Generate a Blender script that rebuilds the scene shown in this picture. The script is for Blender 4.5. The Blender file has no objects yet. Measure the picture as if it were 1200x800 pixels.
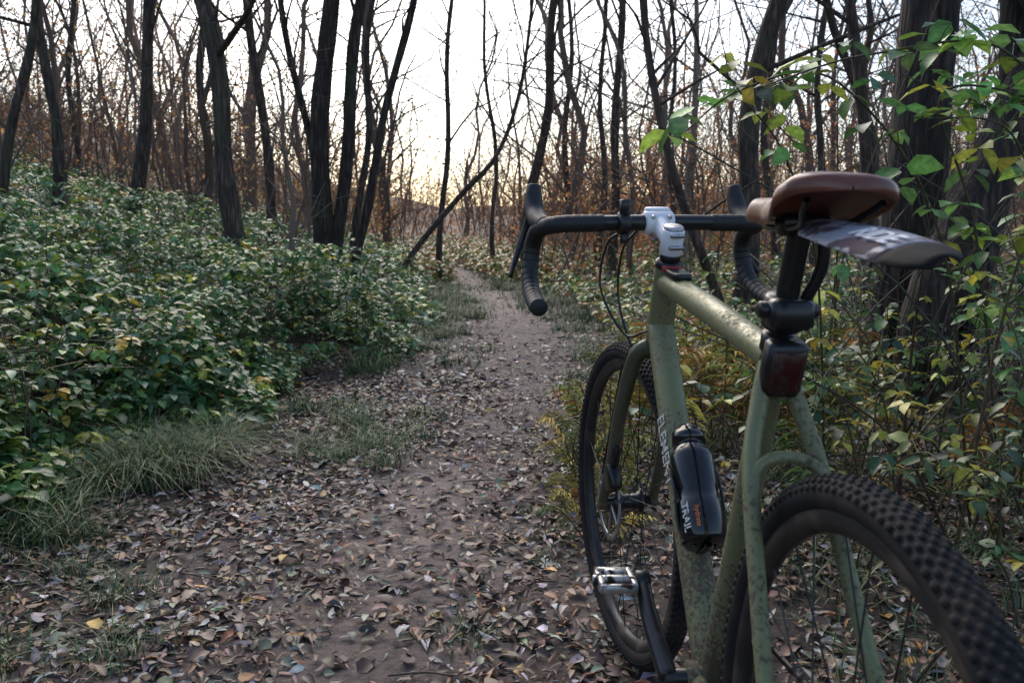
import bpy, math, random
import numpy as np
from mathutils import Vector, Matrix
rng=np.random.default_rng(7); random.seed(7)
scene=bpy.context.scene
scene.view_settings.view_transform='Standard'; scene.view_settings.look='None'; scene.view_settings.exposure=0

# ------------------------------------------------------------ helpers
def vnoise(x,y,s,seed=0):
    x=np.asarray(x,float)/s+seed*17.3; y=np.asarray(y,float)/s+seed*9.1
    xi=np.floor(x); yi=np.floor(y); fx=x-xi; fy=y-yi
    fx=fx*fx*(3-2*fx); fy=fy*fy*(3-2*fy)
    def h(a,b):
        v=np.sin(a*127.1+b*311.7+seed*74.7)*43758.5453
        return v-np.floor(v)
    return (h(xi,yi)*(1-fx)+h(xi+1,yi)*fx)*(1-fy)+(h(xi,yi+1)*(1-fx)+h(xi+1,yi+1)*fx)*fy
def trail_c(y):
    return np.interp(y,[-20,1.6,2.1,2.7,3.8,5.1,7.2,9.5,11.9,16,20,27,34,60,100],[-.38,-.38,-.36,-.28,-.08,.06,.10,-.02,-.26,-.78,-1.25,-2.05,-3.2,-8,-16])
def bedge(y):
    return np.interp(y,[-20,1.5,2.5,4,5,8,12,20,34,60,100],[-1.5,-1.5,-1.5,-1.32,-1.1,-.8,-1.15,-2.2,-4.3,-9.5,-17])
def H(x,y):
    x=np.asarray(x,float); y=np.asarray(y,float)
    d=x-trail_c(y)
    l=np.maximum(0,bedge(y)-x); r=np.maximum(0,d-1.3)
    h=.24*(np.sqrt(l*l+.25)-.5)+.07*(np.sqrt(r*r+1)-1)
    h=h+.030*np.maximum(0,y-18)*np.clip((y-18)/15,0,1)
    bump=(vnoise(x,y,.9,1)-.5)*.09+(vnoise(x,y,3.1,2)-.5)*.25*np.clip((np.abs(d)-1.2)/3,0,1)
    w=np.clip((np.abs(d)-.35)/.8,0,1)
    nearb=np.clip((np.hypot(x-.28,y-1.3)-.8)/.8,0,1)
    far=(vnoise(x,y,9,41)-.5)*1.6*np.clip((y-22)/20,0,1)*np.clip((np.abs(d)-2)/5,0,1)
    return h+far+bump*w*nearb+(vnoise(x,y,.25,3)-.5)*.022*nearb

class Buf:
    def __init__(s): s.v=[];s.f=[];s.c=[];s.n=0
    def add(s,v,f,c=None):
        v=np.asarray(v,float).reshape(-1,3); f=np.asarray(f,int)
        s.v.append(v); s.f.append((f+s.n))
        if c is None: c=np.ones((len(v),3))*.5
        c=np.asarray(c,float)
        if c.ndim==1: c=np.tile(c,(len(v),1))
        s.c.append(c); s.n+=len(v)
    def arrays(s): return np.concatenate(s.v),s.f,np.concatenate(s.c)
    def obj(s,name,mat,parent=None,smooth=True,mats=None):
        v=np.concatenate(s.v)
        loops=np.concatenate([f.ravel() for f in s.f])
        tot=np.concatenate([np.full(len(f),f.shape[1]) for f in s.f])
        st=np.concatenate([[0],np.cumsum(tot)[:-1]])
        me=bpy.data.meshes.new(name)
        me.vertices.add(len(v)); me.vertices.foreach_set('co',v.ravel())
        me.loops.add(len(loops)); me.loops.foreach_set('vertex_index',loops.astype(np.int32))
        me.polygons.add(len(tot)); me.polygons.foreach_set('loop_start',st.astype(np.int32))
        me.update(calc_edges=True); me.validate()
        if smooth: me.polygons.foreach_set('use_smooth',np.ones(len(me.polygons),bool))
        c=np.concatenate(s.c); a=me.color_attributes.new('Col','FLOAT_COLOR','POINT')
        a.data.foreach_set('color',np.concatenate([c,np.ones((len(c),1))],1).ravel())
        me.materials.append(mat)
        o=bpy.data.objects.new(name,me); scene.collection.objects.link(o)
        if parent: o.parent=parent
        return o

def tube(P,R,n=8,cap=True):
    P=np.asarray(P,float); k=len(P); R=np.broadcast_to(np.asarray(R,float),(k,))
    T=np.gradient(P,axis=0); T/=np.linalg.norm(T,axis=1)[:,None]+1e-12
    m=np.abs(T).mean(0); ref=np.eye(3)[m.argmin()]
    A=np.cross(T,ref); A/=np.linalg.norm(A,axis=1)[:,None]+1e-9; B=np.cross(T,A)
    t=np.arange(n)*2*math.pi/n
    V=P[:,None]+R[:,None,None]*(A[:,None]*np.cos(t)[None,:,None]+B[:,None]*np.sin(t)[None,:,None])
    V=V.reshape(-1,3)
    i=np.arange(k-1)[:,None]*n; j=np.arange(n)[None]; j2=(j+1)%n
    F=np.stack([i+j,i+j2,i+n+j2,i+n+j],-1).reshape(-1,4)
    return V,F
def capt(P,R,n=16):
    P=np.asarray(P,float); R=np.broadcast_to(np.asarray(R,float),(len(P),)).copy()
    d0=P[0]-P[1]; d0/=np.linalg.norm(d0); d1=P[-1]-P[-2]; d1/=np.linalg.norm(d1)
    e0,e1=R[0]*.12,R[-1]*.12
    PP=np.vstack([P[0]+d0*e0*1.01,P[0]+d0*e0,P[0],P[1:-1],P[-1],P[-1]+d1*e1,P[-1]+d1*e1*1.01])
    RR=np.concatenate([[1e-5,R[0]*.88,R[0]],R[1:-1],[R[-1],R[-1]*.88,1e-5]])
    return tube(PP,RR,n)
def spline(pts,n=8):
    p=np.asarray(pts,float); p=np.vstack([2*p[0]-p[1],p,2*p[-1]-p[-2]]); out=[]
    for i in range(1,len(p)-2):
        t=np.linspace(0,1,n,endpoint=False)[:,None]
        a,b,c,d=p[i-1],p[i],p[i+1],p[i+2]
        out.append(.5*((2*b)+(-a+c)*t+(2*a-5*b+4*c-d)*t**2+(-a+3*b-3*c+d)*t**3))
    out.append(p[-2][None]); return np.vstack(out)

# leaves ------------------------------------------------------
LEAF=np.array([[0,0,0],[.33,0,-.02],[.68,0,-.05],[1,0,-.16],[.22,.42,.06],[.62,.40,.04],[.22,-.42,.06],[.62,-.40,.04]])
LQ=np.array([[1,2,5,4],[1,6,7,2]]); LT=np.array([[0,1,4],[2,3,5],[0,6,1],[2,7,3]])
def leaves(buf,pos,yaw,pitch,roll,L,W,col,shape=LEAF,curl=1.0):
    n=len(pos); L=np.broadcast_to(L,(n,)); W=np.broadcast_to(W,(n,))
    v=np.tile(shape[None],(n,1,1)); v=v*np.stack([L,W,L*curl],-1)[:,None]
    cr,sr=np.cos(roll)[:,None],np.sin(roll)[:,None]
    y=v[...,1]*cr-v[...,2]*sr; z=v[...,1]*sr+v[...,2]*cr; x=v[...,0]
    cp,sp=np.cos(pitch)[:,None],np.sin(pitch)[:,None]
    x,z=x*cp-z*sp,x*sp+z*cp
    cy,sy=np.cos(yaw)[:,None],np.sin(yaw)[:,None]
    V=np.stack([x*cy-y*sy,x*sy+y*cy,z],-1)+pos[:,None]
    V=V.reshape(-1,3); off=(np.arange(n)*8)[:,None,None]
    C=np.repeat(col,8,0).reshape(n,8,3).copy(); C[:,[1,2]]*=1.25; C=C.reshape(-1,3)
    b=buf.n; buf.v.append(V); buf.c.append(C)
    buf.f.append((LQ[None]+off).reshape(-1,4)+b); buf.f.append((LT[None]+off).reshape(-1,3)+b); buf.n+=len(V)
def pick(pal,w,n,var=.25):
    pal=np.array(pal,float); i=rng.choice(len(pal),n,p=np.array(w)/sum(w))
    return np.clip(pal[i]*(1+var*rng.standard_normal((n,1)))*(1+.08*rng.standard_normal((n,3))),.004,.9)

# ------------------------------------------------------------ materials
def newmat(name):
    m=bpy.data.materials.new(name); m.use_nodes=True; nt=m.node_tree; b=nt.nodes['Principled BSDF']; return m,nt,b
def N(nt,t,**k):
    n=nt.nodes.new(t)
    for a,v in k.items():
        if a in n.inputs: n.inputs[a].default_value=v
        else: setattr(n,a,v)
    return n
def ramp(nt,src,stops):
    r=nt.nodes.new('ShaderNodeValToRGB'); e=r.color_ramp.elements
    while len(e)<len(stops): e.new(.5)
    for i,(p,c) in enumerate(stops):
        e[i].position=p; e[i].color=(*c,1) if len(c)==3 else c
    nt.links.new(src,r.inputs[0]); return r
def bump(nt,b,src,s,d=.01):
    bm=N(nt,'ShaderNodeBump'); bm.inputs['Strength'].default_value=s; bm.inputs['Distance'].default_value=d
    nt.links.new(src,bm.inputs['Height']); nt.links.new(bm.outputs[0],b.inputs['Normal'])
def leafmat(name,rough,trans,spec=.5,scale=60):
    m,nt,b=newmat(name); at=N(nt,'ShaderNodeAttribute'); at.attribute_name='Col'
    tc=N(nt,'ShaderNodeTexCoord'); no=N(nt,'ShaderNodeTexNoise'); no.inputs['Scale'].default_value=scale; no.inputs['Detail'].default_value=3
    nt.links.new(tc.outputs['Object'],no.inputs['Vector'])
    mx=N(nt,'ShaderNodeMix'); mx.data_type='RGBA'; mx.blend_type='MULTIPLY'; mx.inputs[0].default_value=1
    r=ramp(nt,no.outputs[0],[(.3,(.6,.6,.6)),(.7,(1.3,1.25,1.2))])
    nt.links.new(at.outputs['Color'],mx.inputs[6]); nt.links.new(r.outputs[0],mx.inputs[7])
    nt.links.new(mx.outputs[2],b.inputs['Base Color']); b.inputs['Roughness'].default_value=rough
    b.inputs['Specular IOR Level'].default_value=spec
    if trans>0:
        tr=N(nt,'ShaderNodeBsdfTranslucent'); nt.links.new(mx.outputs[2],tr.inputs[0])
        ms=N(nt,'ShaderNodeMixShader'); ms.inputs[0].default_value=trans
        nt.links.new(b.outputs[0],ms.inputs[1]); nt.links.new(tr.outputs[0],ms.inputs[2])
        nt.links.new(ms.outputs[0],nt.nodes['Material Output'].inputs[0])
    return m
M_green=leafmat('bramble_leaf',.36,.3,.55)
M_litter=leafmat('dead_leaf',.5,0,.4)
M_grass=leafmat('grass_blade',.5,0,.4)
M_fern=leafmat('fern_leaf',.6,.25,.3)
M_far,_nt,_b=newmat('autumn_leaf'); _a=N(_nt,'ShaderNodeAttribute'); _a.attribute_name='Col'; _b.inputs['Roughness'].default_value=.8; _b.inputs['Specular IOR Level'].default_value=.1
_d=N(_nt,'ShaderNodeBsdfDiffuse'); _t=N(_nt,'ShaderNodeBsdfTranslucent'); _m=N(_nt,'ShaderNodeMixShader'); _m.inputs[0].default_value=.45
_nt.links.new(_a.outputs['Color'],_d.inputs[0]); _nt.links.new(_a.outputs['Color'],_t.inputs[0]); _nt.links.new(_d.outputs[0],_m.inputs[1]); _nt.links.new(_t.outputs[0],_m.inputs[2]); _nt.links.new(_m.outputs[0],_nt.nodes['Material Output'].inputs[0])
def barkmat(name,c1,c2,sc=1,moss=.5):
    m,nt,b=newmat(name); tc=N(nt,'ShaderNodeTexCoord'); mp=N(nt,'ShaderNodeMapping'); mp.inputs['Scale'].default_value=(14*sc,14*sc,2.2*sc)
    nt.links.new(tc.outputs['Object'],mp.inputs[0])
    no=N(nt,'ShaderNodeTexNoise'); no.inputs['Scale'].default_value=2; no.inputs['Detail'].default_value=7; no.inputs['Distortion'].default_value=.6
    nt.links.new(mp.outputs[0],no.inputs['Vector'])
    vo=N(nt,'ShaderNodeTexVoronoi'); vo.feature='DISTANCE_TO_EDGE'; vo.inputs['Scale'].default_value=1.6; nt.links.new(mp.outputs[0],vo.inputs['Vector'])
    mu=N(nt,'ShaderNodeMath'); mu.operation='MULTIPLY_ADD'; mu.inputs[1].default_value=.8; nt.links.new(vo.outputs[0],mu.inputs[0]); nt.links.new(no.outputs[0],mu.inputs[2])
    n2=N(nt,'ShaderNodeTexNoise'); n2.inputs['Scale'].default_value=2.5; nt.links.new(tc.outputs['Object'],n2.inputs['Vector'])
    r=ramp(nt,mu.outputs[0],[(.35,tuple(x*.3 for x in c1)),(.62,c1),(.95,c2)])
    mx=N(nt,'ShaderNodeMix'); mx.data_type='RGBA'; nt.links.new(r.outputs[0],mx.inputs[6]); mx.inputs[7].default_value=(.07,.08,.035,1)
    r2=ramp(nt,n2.outputs[0],[(.52,(0,0,0)),(.75,(moss,)*3)]); nt.links.new(r2.outputs[0],mx.inputs[0])
    nt.links.new(mx.outputs[2],b.inputs['Base Color']); b.inputs['Roughness'].default_value=.85
    bump(nt,b,mu.outputs[0],1,.03); return m
M_bark=barkmat('bark',(.065,.043,.034),(.17,.12,.095))
M_bigbark=barkmat('bark_large',(.035,.023,.019),(.11,.075,.06))
M_barkfar,_nt,_b=newmat('bark_far_hazed'); _a=N(_nt,'ShaderNodeAttribute'); _a.attribute_name='Col'; _nt.links.new(_a.outputs['Color'],_b.inputs['Base Color']); _b.inputs['Roughness'].default_value=.9; _b.inputs['Specular IOR Level'].default_value=.1
def simple(name,col,rough=.5,metal=0,noise=0,nscale=40,col2=None,lo=.5,hi=.6,bumpd=0,coat=0,spec=.5):
    m,nt,b=newmat(name); b.inputs['Roughness'].default_value=rough; b.inputs['Metallic'].default_value=metal
    b.inputs['Specular IOR Level'].default_value=spec; b.inputs['Coat Weight'].default_value=coat
    tc=N(nt,'ShaderNodeTexCoord'); no=N(nt,'ShaderNodeTexNoise'); no.inputs['Scale'].default_value=nscale; no.inputs['Detail'].default_value=6
    nt.links.new(tc.outputs['Object'],no.inputs['Vector'])
    c2=col2 or tuple(x*.8 for x in col)
    r=ramp(nt,no.outputs[0],[(lo,col),(hi,c2)]); nt.links.new(r.outputs[0],b.inputs['Base Color'])
    if col2:
        rr=ramp(nt,no.outputs[0],[(lo,(rough,)*3),(hi,(.85,)*3)]); nt.links.new(rr.outputs[0],b.inputs['Roughness'])
    if bumpd: bump(nt,b,no.outputs[0],.6,bumpd)
    return m
MUD=(.075,.05,.035)
def framemat(name,col):
    m,nt,b=newmat(name); tc=N(nt,'ShaderNodeTexCoord')
    a=N(nt,'ShaderNodeTexNoise'); a.inputs['Scale'].default_value=150; a.inputs['Detail'].default_value=5; a.inputs['Roughness'].default_value=.65
    g=N(nt,'ShaderNodeTexNoise'); g.inputs['Scale'].default_value=9; g.inputs['Detail'].default_value=5
    sx=N(nt,'ShaderNodeSeparateXYZ')
    for q in (a,g): nt.links.new(tc.outputs['Object'],q.inputs['Vector'])
    nt.links.new(tc.outputs['Object'],sx.inputs[0])
    lo=N(nt,'ShaderNodeMapRange'); lo.inputs[1].default_value=.25; lo.inputs[2].default_value=.80; lo.inputs[3].default_value=.15; lo.inputs[4].default_value=-.02
    nt.links.new(sx.outputs[2],lo.inputs[0])
    s=N(nt,'ShaderNodeMath'); s.operation='MULTIPLY_ADD'; s.inputs[1].default_value=.6; nt.links.new(g.outputs[0],s.inputs[0]); nt.links.new(a.outputs[0],s.inputs[2])
    s2=N(nt,'ShaderNodeMath'); s2.operation='ADD'; nt.links.new(s.outputs[0],s2.inputs[0]); nt.links.new(lo.outputs[0],s2.inputs[1])
    film=ramp(nt,g.outputs[0],[(.38,col),(.66,tuple(.65*c+.35*d for c,d in zip(col,(.17,.13,.095))))])
    r=ramp(nt,s2.outputs[0],[(.90,(0,0,0)),(.98,(.85,.85,.85))])
    mx=N(nt,'ShaderNodeMix'); mx.data_type='RGBA'; nt.links.new(r.outputs[0],mx.inputs[0]); nt.links.new(film.outputs[0],mx.inputs[6]); mx.inputs[7].default_value=(.09,.064,.044,1)
    nt.links.new(mx.outputs[2],b.inputs['Base Color'])
    rr=ramp(nt,s2.outputs[0],[(.70,(.30,)*3),(.94,(.8,)*3)]); nt.links.new(rr.outputs[0],b.inputs['Roughness'])
    b.inputs['Metallic'].default_value=.2; bump(nt,b,r.outputs[0],.4,.001); return m
M_frame=framemat('frame_paint',(.185,.195,.095)); M_fork=framemat('fork_paint',(.075,.08,.045))
M_tyre=simple('tyre_rubber',(.012,.012,.013),.8,nscale=16,col2=(.042,.032,.026),lo=.50,hi=.78,bumpd=.002,spec=.3)
M_black=simple('black_metal',(.012,.012,.013),.32,nscale=30,col2=(.05,.04,.035),lo=.62,hi=.8)
M_rim=simple('rim_black',(.014,.014,.016),.4,nscale=18,col2=MUD,lo=.48,hi=.7)
M_tape=simple('bar_tape',(.012,.012,.014),.55,nscale=300,bumpd=.001)
M_white=simple('white_paint',(.78,.79,.82),.3,nscale=60,col2=(.55,.54,.52),lo=.6,hi=.8)
M_print=simple('worn_print',(.66,.66,.64),.45,nscale=160,col2=(.14,.13,.10),lo=.54,hi=.62)
M_steel=simple('steel',(.45,.45,.46),.35,1,nscale=60,col2=(.12,.10,.08),lo=.5,hi=.72)
M_pedal=simple('pedal_alloy',(.5,.5,.5),.4,.8,nscale=70,col2=(.06,.045,.035),lo=.47,hi=.6)
M_leather=simple('saddle_leather',(.15,.042,.022),.33,nscale=14,col2=(.085,.026,.016),lo=.45,hi=.75,coat=.2)
M_bottle=simple('bottle_plastic',(.006,.006,.008),.13,nscale=26,col2=(.06,.045,.035),lo=.64,hi=.72,coat=.3)
M_red=simple('red_lens',(.045,.006,.005),.25,nscale=50,col2=(.03,.015,.012),lo=.45,hi=.6)
M_accent=simple('red_accent',(.4,.02,.02),.4)
M_silver=simple('guard_print',(.30,.30,.34),.5,nscale=30,col2=(.08,.05,.06),lo=.48,hi=.54)
M_guard=simple('guard_black',(.010,.010,.011),.75,spec=.15)
M_orange=simple('orange_print',(.6,.14,.03),.4)
M_chain=simple('chain_steel',(.10,.09,.08),.5,.8,nscale=90,col2=(.04,.03,.02))

# ------------------------------------------------------------ world & light
SE,SR=38,-14
w=bpy.data.worlds.new('World'); scene.world=w; w.use_nodes=True; nt=w.node_tree
sky=nt.nodes.new('ShaderNodeTexSky'); sky.sky_type='NISHITA'; sky.sun_disc=False
sky.sun_elevation=math.radians(SE); sky.sun_rotation=math.radians(SR); sky.air_density=1.0; sky.dust_density=2.4; sky.ozone_density=1.4
bg=nt.nodes['Background']; bg.inputs[1].default_value=.24; nt.links.new(sky.outputs[0],bg.inputs[0])
sl=bpy.data.lights.new('sun','SUN'); sl.energy=1.6; sl.angle=math.radians(45); sl.color=(1,.93,.85)
so=bpy.data.objects.new('sun',sl); scene.collection.objects.link(so)
e_,r_=math.radians(SE),math.radians(SR)
so.rotation_euler=Vector((-math.sin(r_)*math.cos(e_),-math.cos(r_)*math.cos(e_),-math.sin(e_))).to_track_quat('-Z','Y').to_euler()

# ------------------------------------------------------------ camera
cam=bpy.data.cameras.new('camera'); co=bpy.data.objects.new('camera',cam); scene.collection.objects.link(co); scene.camera=co
cam.sensor_width=36; cam.lens=.998*30; co.location=(0,0,.918); co.rotation_euler=(math.pi/2-.1269,0,0)
cam.clip_start=.02; cam.clip_end=1000
cam.dof.use_dof=True; cam.dof.focus_distance=2.0; cam.dof.aperture_fstop=9

# ------------------------------------------------------------ ground
nx=420
a=np.linspace(-1,1,nx); xs=np.sinh(a*6.2)/np.sinh(6.2)*160
b_=np.linspace(0,1,460)
ys=np.sort(np.concatenate([np.linspace(-8,.99,20),1+np.sinh(b_*6)/np.sinh(6)*250])); ny=len(ys)
X,Y=np.meshgrid(xs,ys); Z=H(X,Y)
V=np.stack([X,Y,Z],-1).reshape(-1,3)
i=np.arange(ny-1)[:,None]*nx; j=np.arange(nx-1)[None]
F=np.stack([i+j,i+j+1,i+nx+j+1,i+nx+j],-1).reshape(-1,4)
d=np.abs(X-trail_c(Y)+.18*(vnoise(X,Y,.7,9)-.5)).ravel(); n1=vnoise(X,Y,.35,5).ravel(); n2=vnoise(X,Y,1.1,6).ravel()
k=np.clip((d+.45*(n1-.5)-.24)/.4,0,1)[:,None]
yf=Y.ravel()[:,None]; k=np.maximum(k,np.clip((yf-16)/10,0,1))
soil=np.array([.215,.165,.140]); hum=np.array([.075,.054,.041]); hill=np.array([.12,.062,.038])
C=soil*(1-k)+hum*k
kf=np.clip((yf-12)/18,0,1)*k
C=C*(1-kf)+hill*kf; C=C*(.6+.8*n2[:,None])
gm,gnt,gb=newmat('forest_soil'); at=N(gnt,'ShaderNodeAttribute'); at.attribute_name='Col'
tc=N(gnt,'ShaderNodeTexCoord'); no=N(gnt,'ShaderNodeTexNoise'); no.inputs['Scale'].default_value=14; no.inputs['Detail'].default_value=9; no.inputs['Roughness'].default_value=.72
gnt.links.new(tc.outputs['Object'],no.inputs['Vector'])
mx=N(gnt,'ShaderNodeMix'); mx.data_type='RGBA'; mx.blend_type='MULTIPLY'; mx.inputs[0].default_value=1
r=ramp(gnt,no.outputs[0],[(.32,(.35,.33,.31)),(.5,(.9,.88,.87)),(.7,(1.5,1.47,1.45))])
gnt.links.new(at.outputs['Color'],mx.inputs[6]); gnt.links.new(r.outputs[0],mx.inputs[7])
gnt.links.new(mx.outputs[2],gb.inputs['Base Color']); gb.inputs['Roughness'].default_value=.75; bump(gnt,gb,no.outputs[0],1,.04)
gbuf=Buf(); gbuf.add(V,F,C); gbuf.obj('forest_ground',gm)

# ------------------------------------------------------------ leaf litter
lb=Buf()
pal=[(.20,.12,.08),(.12,.075,.055),(.28,.19,.13),(.29,.26,.26),(.42,.40,.40),(.19,.22,.15),(.40,.23,.05),(.07,.05,.04),(.27,.13,.06)]
wt=[5,5.5,2.5,3,1.2,2.2,.45,4.5,2]
def litter(n,x0,x1,y0,y1,keep=True,s=1,bare=.24):
    x=rng.uniform(x0,x1,n); u=rng.random(n); y=y0+(y1-y0)*u**1.3
    if keep:
        d=np.abs(x-trail_c(y)+.18*(vnoise(x,y,.7,9)-.5)); p=bare+(1-bare)*np.clip((d-.08)/.34,0,1)**.8; p*=.12+1.25*vnoise(x,y,.28,8)
        m=rng.random(n)<p; x,y=x[m],y[m]
    n=len(x); L=rng.uniform(.013,.052,n)*s; W=L*rng.choice([.28,.5,.75],n,p=[.5,.32,.18])
    pos=np.stack([x,y,H(x,y)+rng.uniform(.002,.016,n)],-1)
    leaves(lb,pos,rng.uniform(0,6.28,n),rng.normal(.05,.2,n),rng.normal(0,.32,n),L,W,pick(pal,wt,n,.28),curl=rng.choice([-.8,.3,1,1.6]))
for q in range(12): litter(4700,-1.9,1.9,.9,5.5)
for q in range(7): litter(4200,-2.4,2.4,4.5,18,s=1.25)
litter(7000,-2,3.2,1.2,7,False)
ob=lb.obj('leaf_litter',M_litter)
tw=Buf()
for q in range(130):
    y=1.2+7*random.random()**1.5; x=random.uniform(-1.2,1.6); l=random.uniform(.05,.26); a=random.uniform(0,3.14)
    pts=[]
    for s in (-.5,-.15,.2,.5):
        px,py=x+l*s*math.cos(a)+random.gauss(0,.008),y+l*s*math.sin(a)+random.gauss(0,.008); pts.append((px,py,float(H(px,py))+.008+random.random()*.005))
    tw.add(*tube(spline(pts,3),random.uniform(.001,.0028),5),np.array(random.choice([(.06,.04,.03),(.16,.12,.09),(.10,.07,.05)])))
tw.obj('twigs',M_litter,parent=ob)

# ------------------------------------------------------------ bramble thicket (left bank)
GP=[(.075,.175,.062),(.10,.225,.075),(.055,.125,.045),(.19,.30,.06),(.40,.40,.06),(.11,.22,.12),(.52,.34,.04)]
GW=[5,5,3,3.8,1.5,3.2,.4]
def clusters(buf,cx,cy,cz,size,pal=GP,wt=GW,nl=4,droop=-.25):
    n=len(cx); col=pick(pal,wt,n,.22)
    y0=rng.uniform(0,6.28,n)
    for q in range(nl):
        yaw=y0+q*6.28/nl+rng.normal(0,.25,n); L=size*rng.uniform(.7,1.15,n)
        off=np.stack([np.cos(yaw)*L*.12,np.sin(yaw)*L*.12,rng.uniform(-.01,.01,n)],-1)
        leaves(buf,np.stack([cx,cy,cz],-1)+off,yaw,rng.normal(droop,.3,n),rng.normal(0,.3,n),L,L*rng.uniform(.6,.75,n),col*rng.uniform(.8,1.25,(n,1)))
def phgt(x,y): return .26+.30*vnoise(x,y,.55,11)+.30*vnoise(x,y,.22,12)*vnoise(x,y,1.3,13)*1.4
bb=Buf(); sb=Buf()
def field(n,y0,y1,xw,size,p=1.6,low=1.8):
    y=y0+(y1-y0)*rng.random(n)**p; edge=bedge(y)-.30*(vnoise(y,y*0,.8,14)-.5)*2
    x=edge-xw*rng.random(n)**1.15*(.5+y/y1)
    inn=np.clip((edge-x)/.35,.25,1)
    dens=vnoise(x,y,.4,15); m=dens+rng.random(n)*.5>.38; x,y,inn=x[m],y[m],inn[m]
    t=1-rng.random(len(x))**low*.85
    z=H(x,y)+phgt(x,y)*inn*t+rng.uniform(-.03,.05,len(x))
    clusters(bb,x,y,z,size*rng.uniform(.7,1.25,len(x)))
field(10500,2.5,7.5,3.4,.060,1.1)
field(3000,2.5,5.0,.9,.055,1.0,.8)
field(9000,6.5,17,9,.08,1.2)
field(3500,14,34,16,.13,1.2)
# low trailing plants in the near left corner
n=420; y=rng.uniform(1.75,2.7,n); x=-.66*y-.02-rng.random(n)**1.3*.55+.25*(vnoise(y,y*0,.3,17)-.5); clusters(bb,x,y,H(x,y)+rng.uniform(.02,.20,n)*np.clip((-.60*y-x)/.2,.15,1),.055)
for q in range(900):
    y=2.6+9*random.random()**1.3; x=float(bedge(y))-.15-3.4*random.random(); z=float(H(x,y)); h=float(phgt(x,y))*1.15
    a=random.uniform(0,6.28); l=random.uniform(.1,.5)
    P=spline([(x,y,z-.02),(x+.2*l*math.cos(a),y+.2*l*math.sin(a),z+h*.7),(x+l*math.cos(a),y+l*math.sin(a),z+h*random.uniform(.7,1.1))],3)
    sb.add(*tube(P,np.linspace(.0035,.0015,len(P)),4),random.choice([(.08,.045,.03),(.07,.08,.03),(.12,.07,.04)]))
ob=bb.obj('bramble_thicket',M_green)
st=sb.obj('canes',M_litter,parent=ob)

# ------------------------------------------------------------ grass
gr=Buf()
GRP=[(.09,.165,.05),(.14,.22,.065),(.065,.12,.05),(.28,.25,.11),(.18,.22,.07),(.11,.17,.10)]
GRW=[4,3.5,4,2,2,1.5]
def blades(px,py,h,wid,col,spr=1.):
    n=len(px); k=5; t=np.linspace(0,1,k)
    a=rng.uniform(0,6.28,n)
    mag=rng.uniform(.3,1.25,n)*h*spr
    dx=np.cos(a)[:,None]*mag[:,None]*t**1.6; dy=np.sin(a)[:,None]*mag[:,None]*t**1.6
    zz=h[:,None]*(t-.5*t**3*(mag/h)[:,None])
    cx=px[:,None]+dx; cy=py[:,None]+dy; cz=H(px,py)[:,None]+zz-.005
    wv=wid*(1-t*.9)[None]*rng.uniform(.6,1.3,n)[:,None]
    sx=-np.sin(a)[:,None]*wv; sy=np.cos(a)[:,None]*wv
    A=np.stack([cx+sx,cy+sy,cz],-1); B=np.stack([cx-sx,cy-sy,cz],-1)
    V=np.stack([A,B],2).reshape(-1,3)
    o=(np.arange(n)*2*k)[:,None]; s=(np.arange(k-1)*2)[None]
    F=np.stack([o+s,o+s+1,o+s+3,o+s+2],-1).reshape(-1,4)
    gr.add(V,F,np.repeat(col,2*k,0))
def tufts(n,xf,y0,y1,h,nb,spread,p=1.5,wid=.0022,patch=0):
    for q in range(n):
        y=y0+(y1-y0)*random.random()**p; x=xf(y)
        if patch and float(vnoise(x,y,.45,51))<patch: continue
        m=int(nb*random.uniform(.3,1.6)); s=spread*random.uniform(.3,1.3)
        px=x+rng.normal(0,s,m); py=y+rng.normal(0,s*1.2,m)
        blades(px,py,h*rng.uniform(.4,1.3,m)*random.uniform(.4,1.4),wid*(1+y*.06),pick(GRP,GRW,m,.25)*random.uniform(.7,1.2))
def tuftat(x,y,m,h,s,wid=.0018,spr=1.):
    px=x+rng.normal(0,s,m); py=y+rng.normal(0,s,m)
    blades(px,py,h*rng.uniform(.5,1.2,m),wid,pick(GRP,[4,2.5,5,.8,1.5,3],m,.25),spr)
for (x,y) in [(-1.25,3.15),(-1.4,3.2),(-1.55,3.35),(-1.2,3.35),(-1.4,3.0),(-1.65,3.05)]: tuftat(x,y,420,.28,.045,spr=1.4)
for (x,y) in [(-1.3,2.45),(-1.45,2.25),(-1.2,2.2),(-1.0,2.05),(-1.55,2.6),(-1.35,1.95),(-.85,1.75),(-1.1,1.7)]: tuftat(x,y,120,.11,.05)
for (x,y) in [(-.62,3.5),(-.72,3.4),(-.88,3.6),(-.52,3.25)]: tuftat(x,y,130,.11,.04)
for (x,y) in [(-.12,1.9),(-.1,1.82),(.10,2.3),(.07,2.75),(.1,2.5),(.12,3.0)]: tuftat(x,y,55,.05,.035)
tufts(420,lambda y:float(bedge(y))+random.random()**1.6*(float(trail_c(y))-.28-float(bedge(y))),3.4,15,.10,36,.06,patch=.52)
tufts(150,lambda y:float(bedge(y))+random.random()*.2,2.4,12,.17,40,.06,patch=.3)
tufts(330,lambda y:float(trail_c(y))+.36+random.random()*.7,3.2,15,.11,36,.07,patch=.45)
tufts(130,lambda y:float(trail_c(y))+1.0+random.random()*2.2,1.6,9,.16,45,.10)
tufts(190,lambda y:float(trail_c(y))+random.choice([-1,1])*(.28+random.random()*.7),9,30,.18,50,.18)
gr.obj('grass',M_grass,smooth=False)

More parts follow.
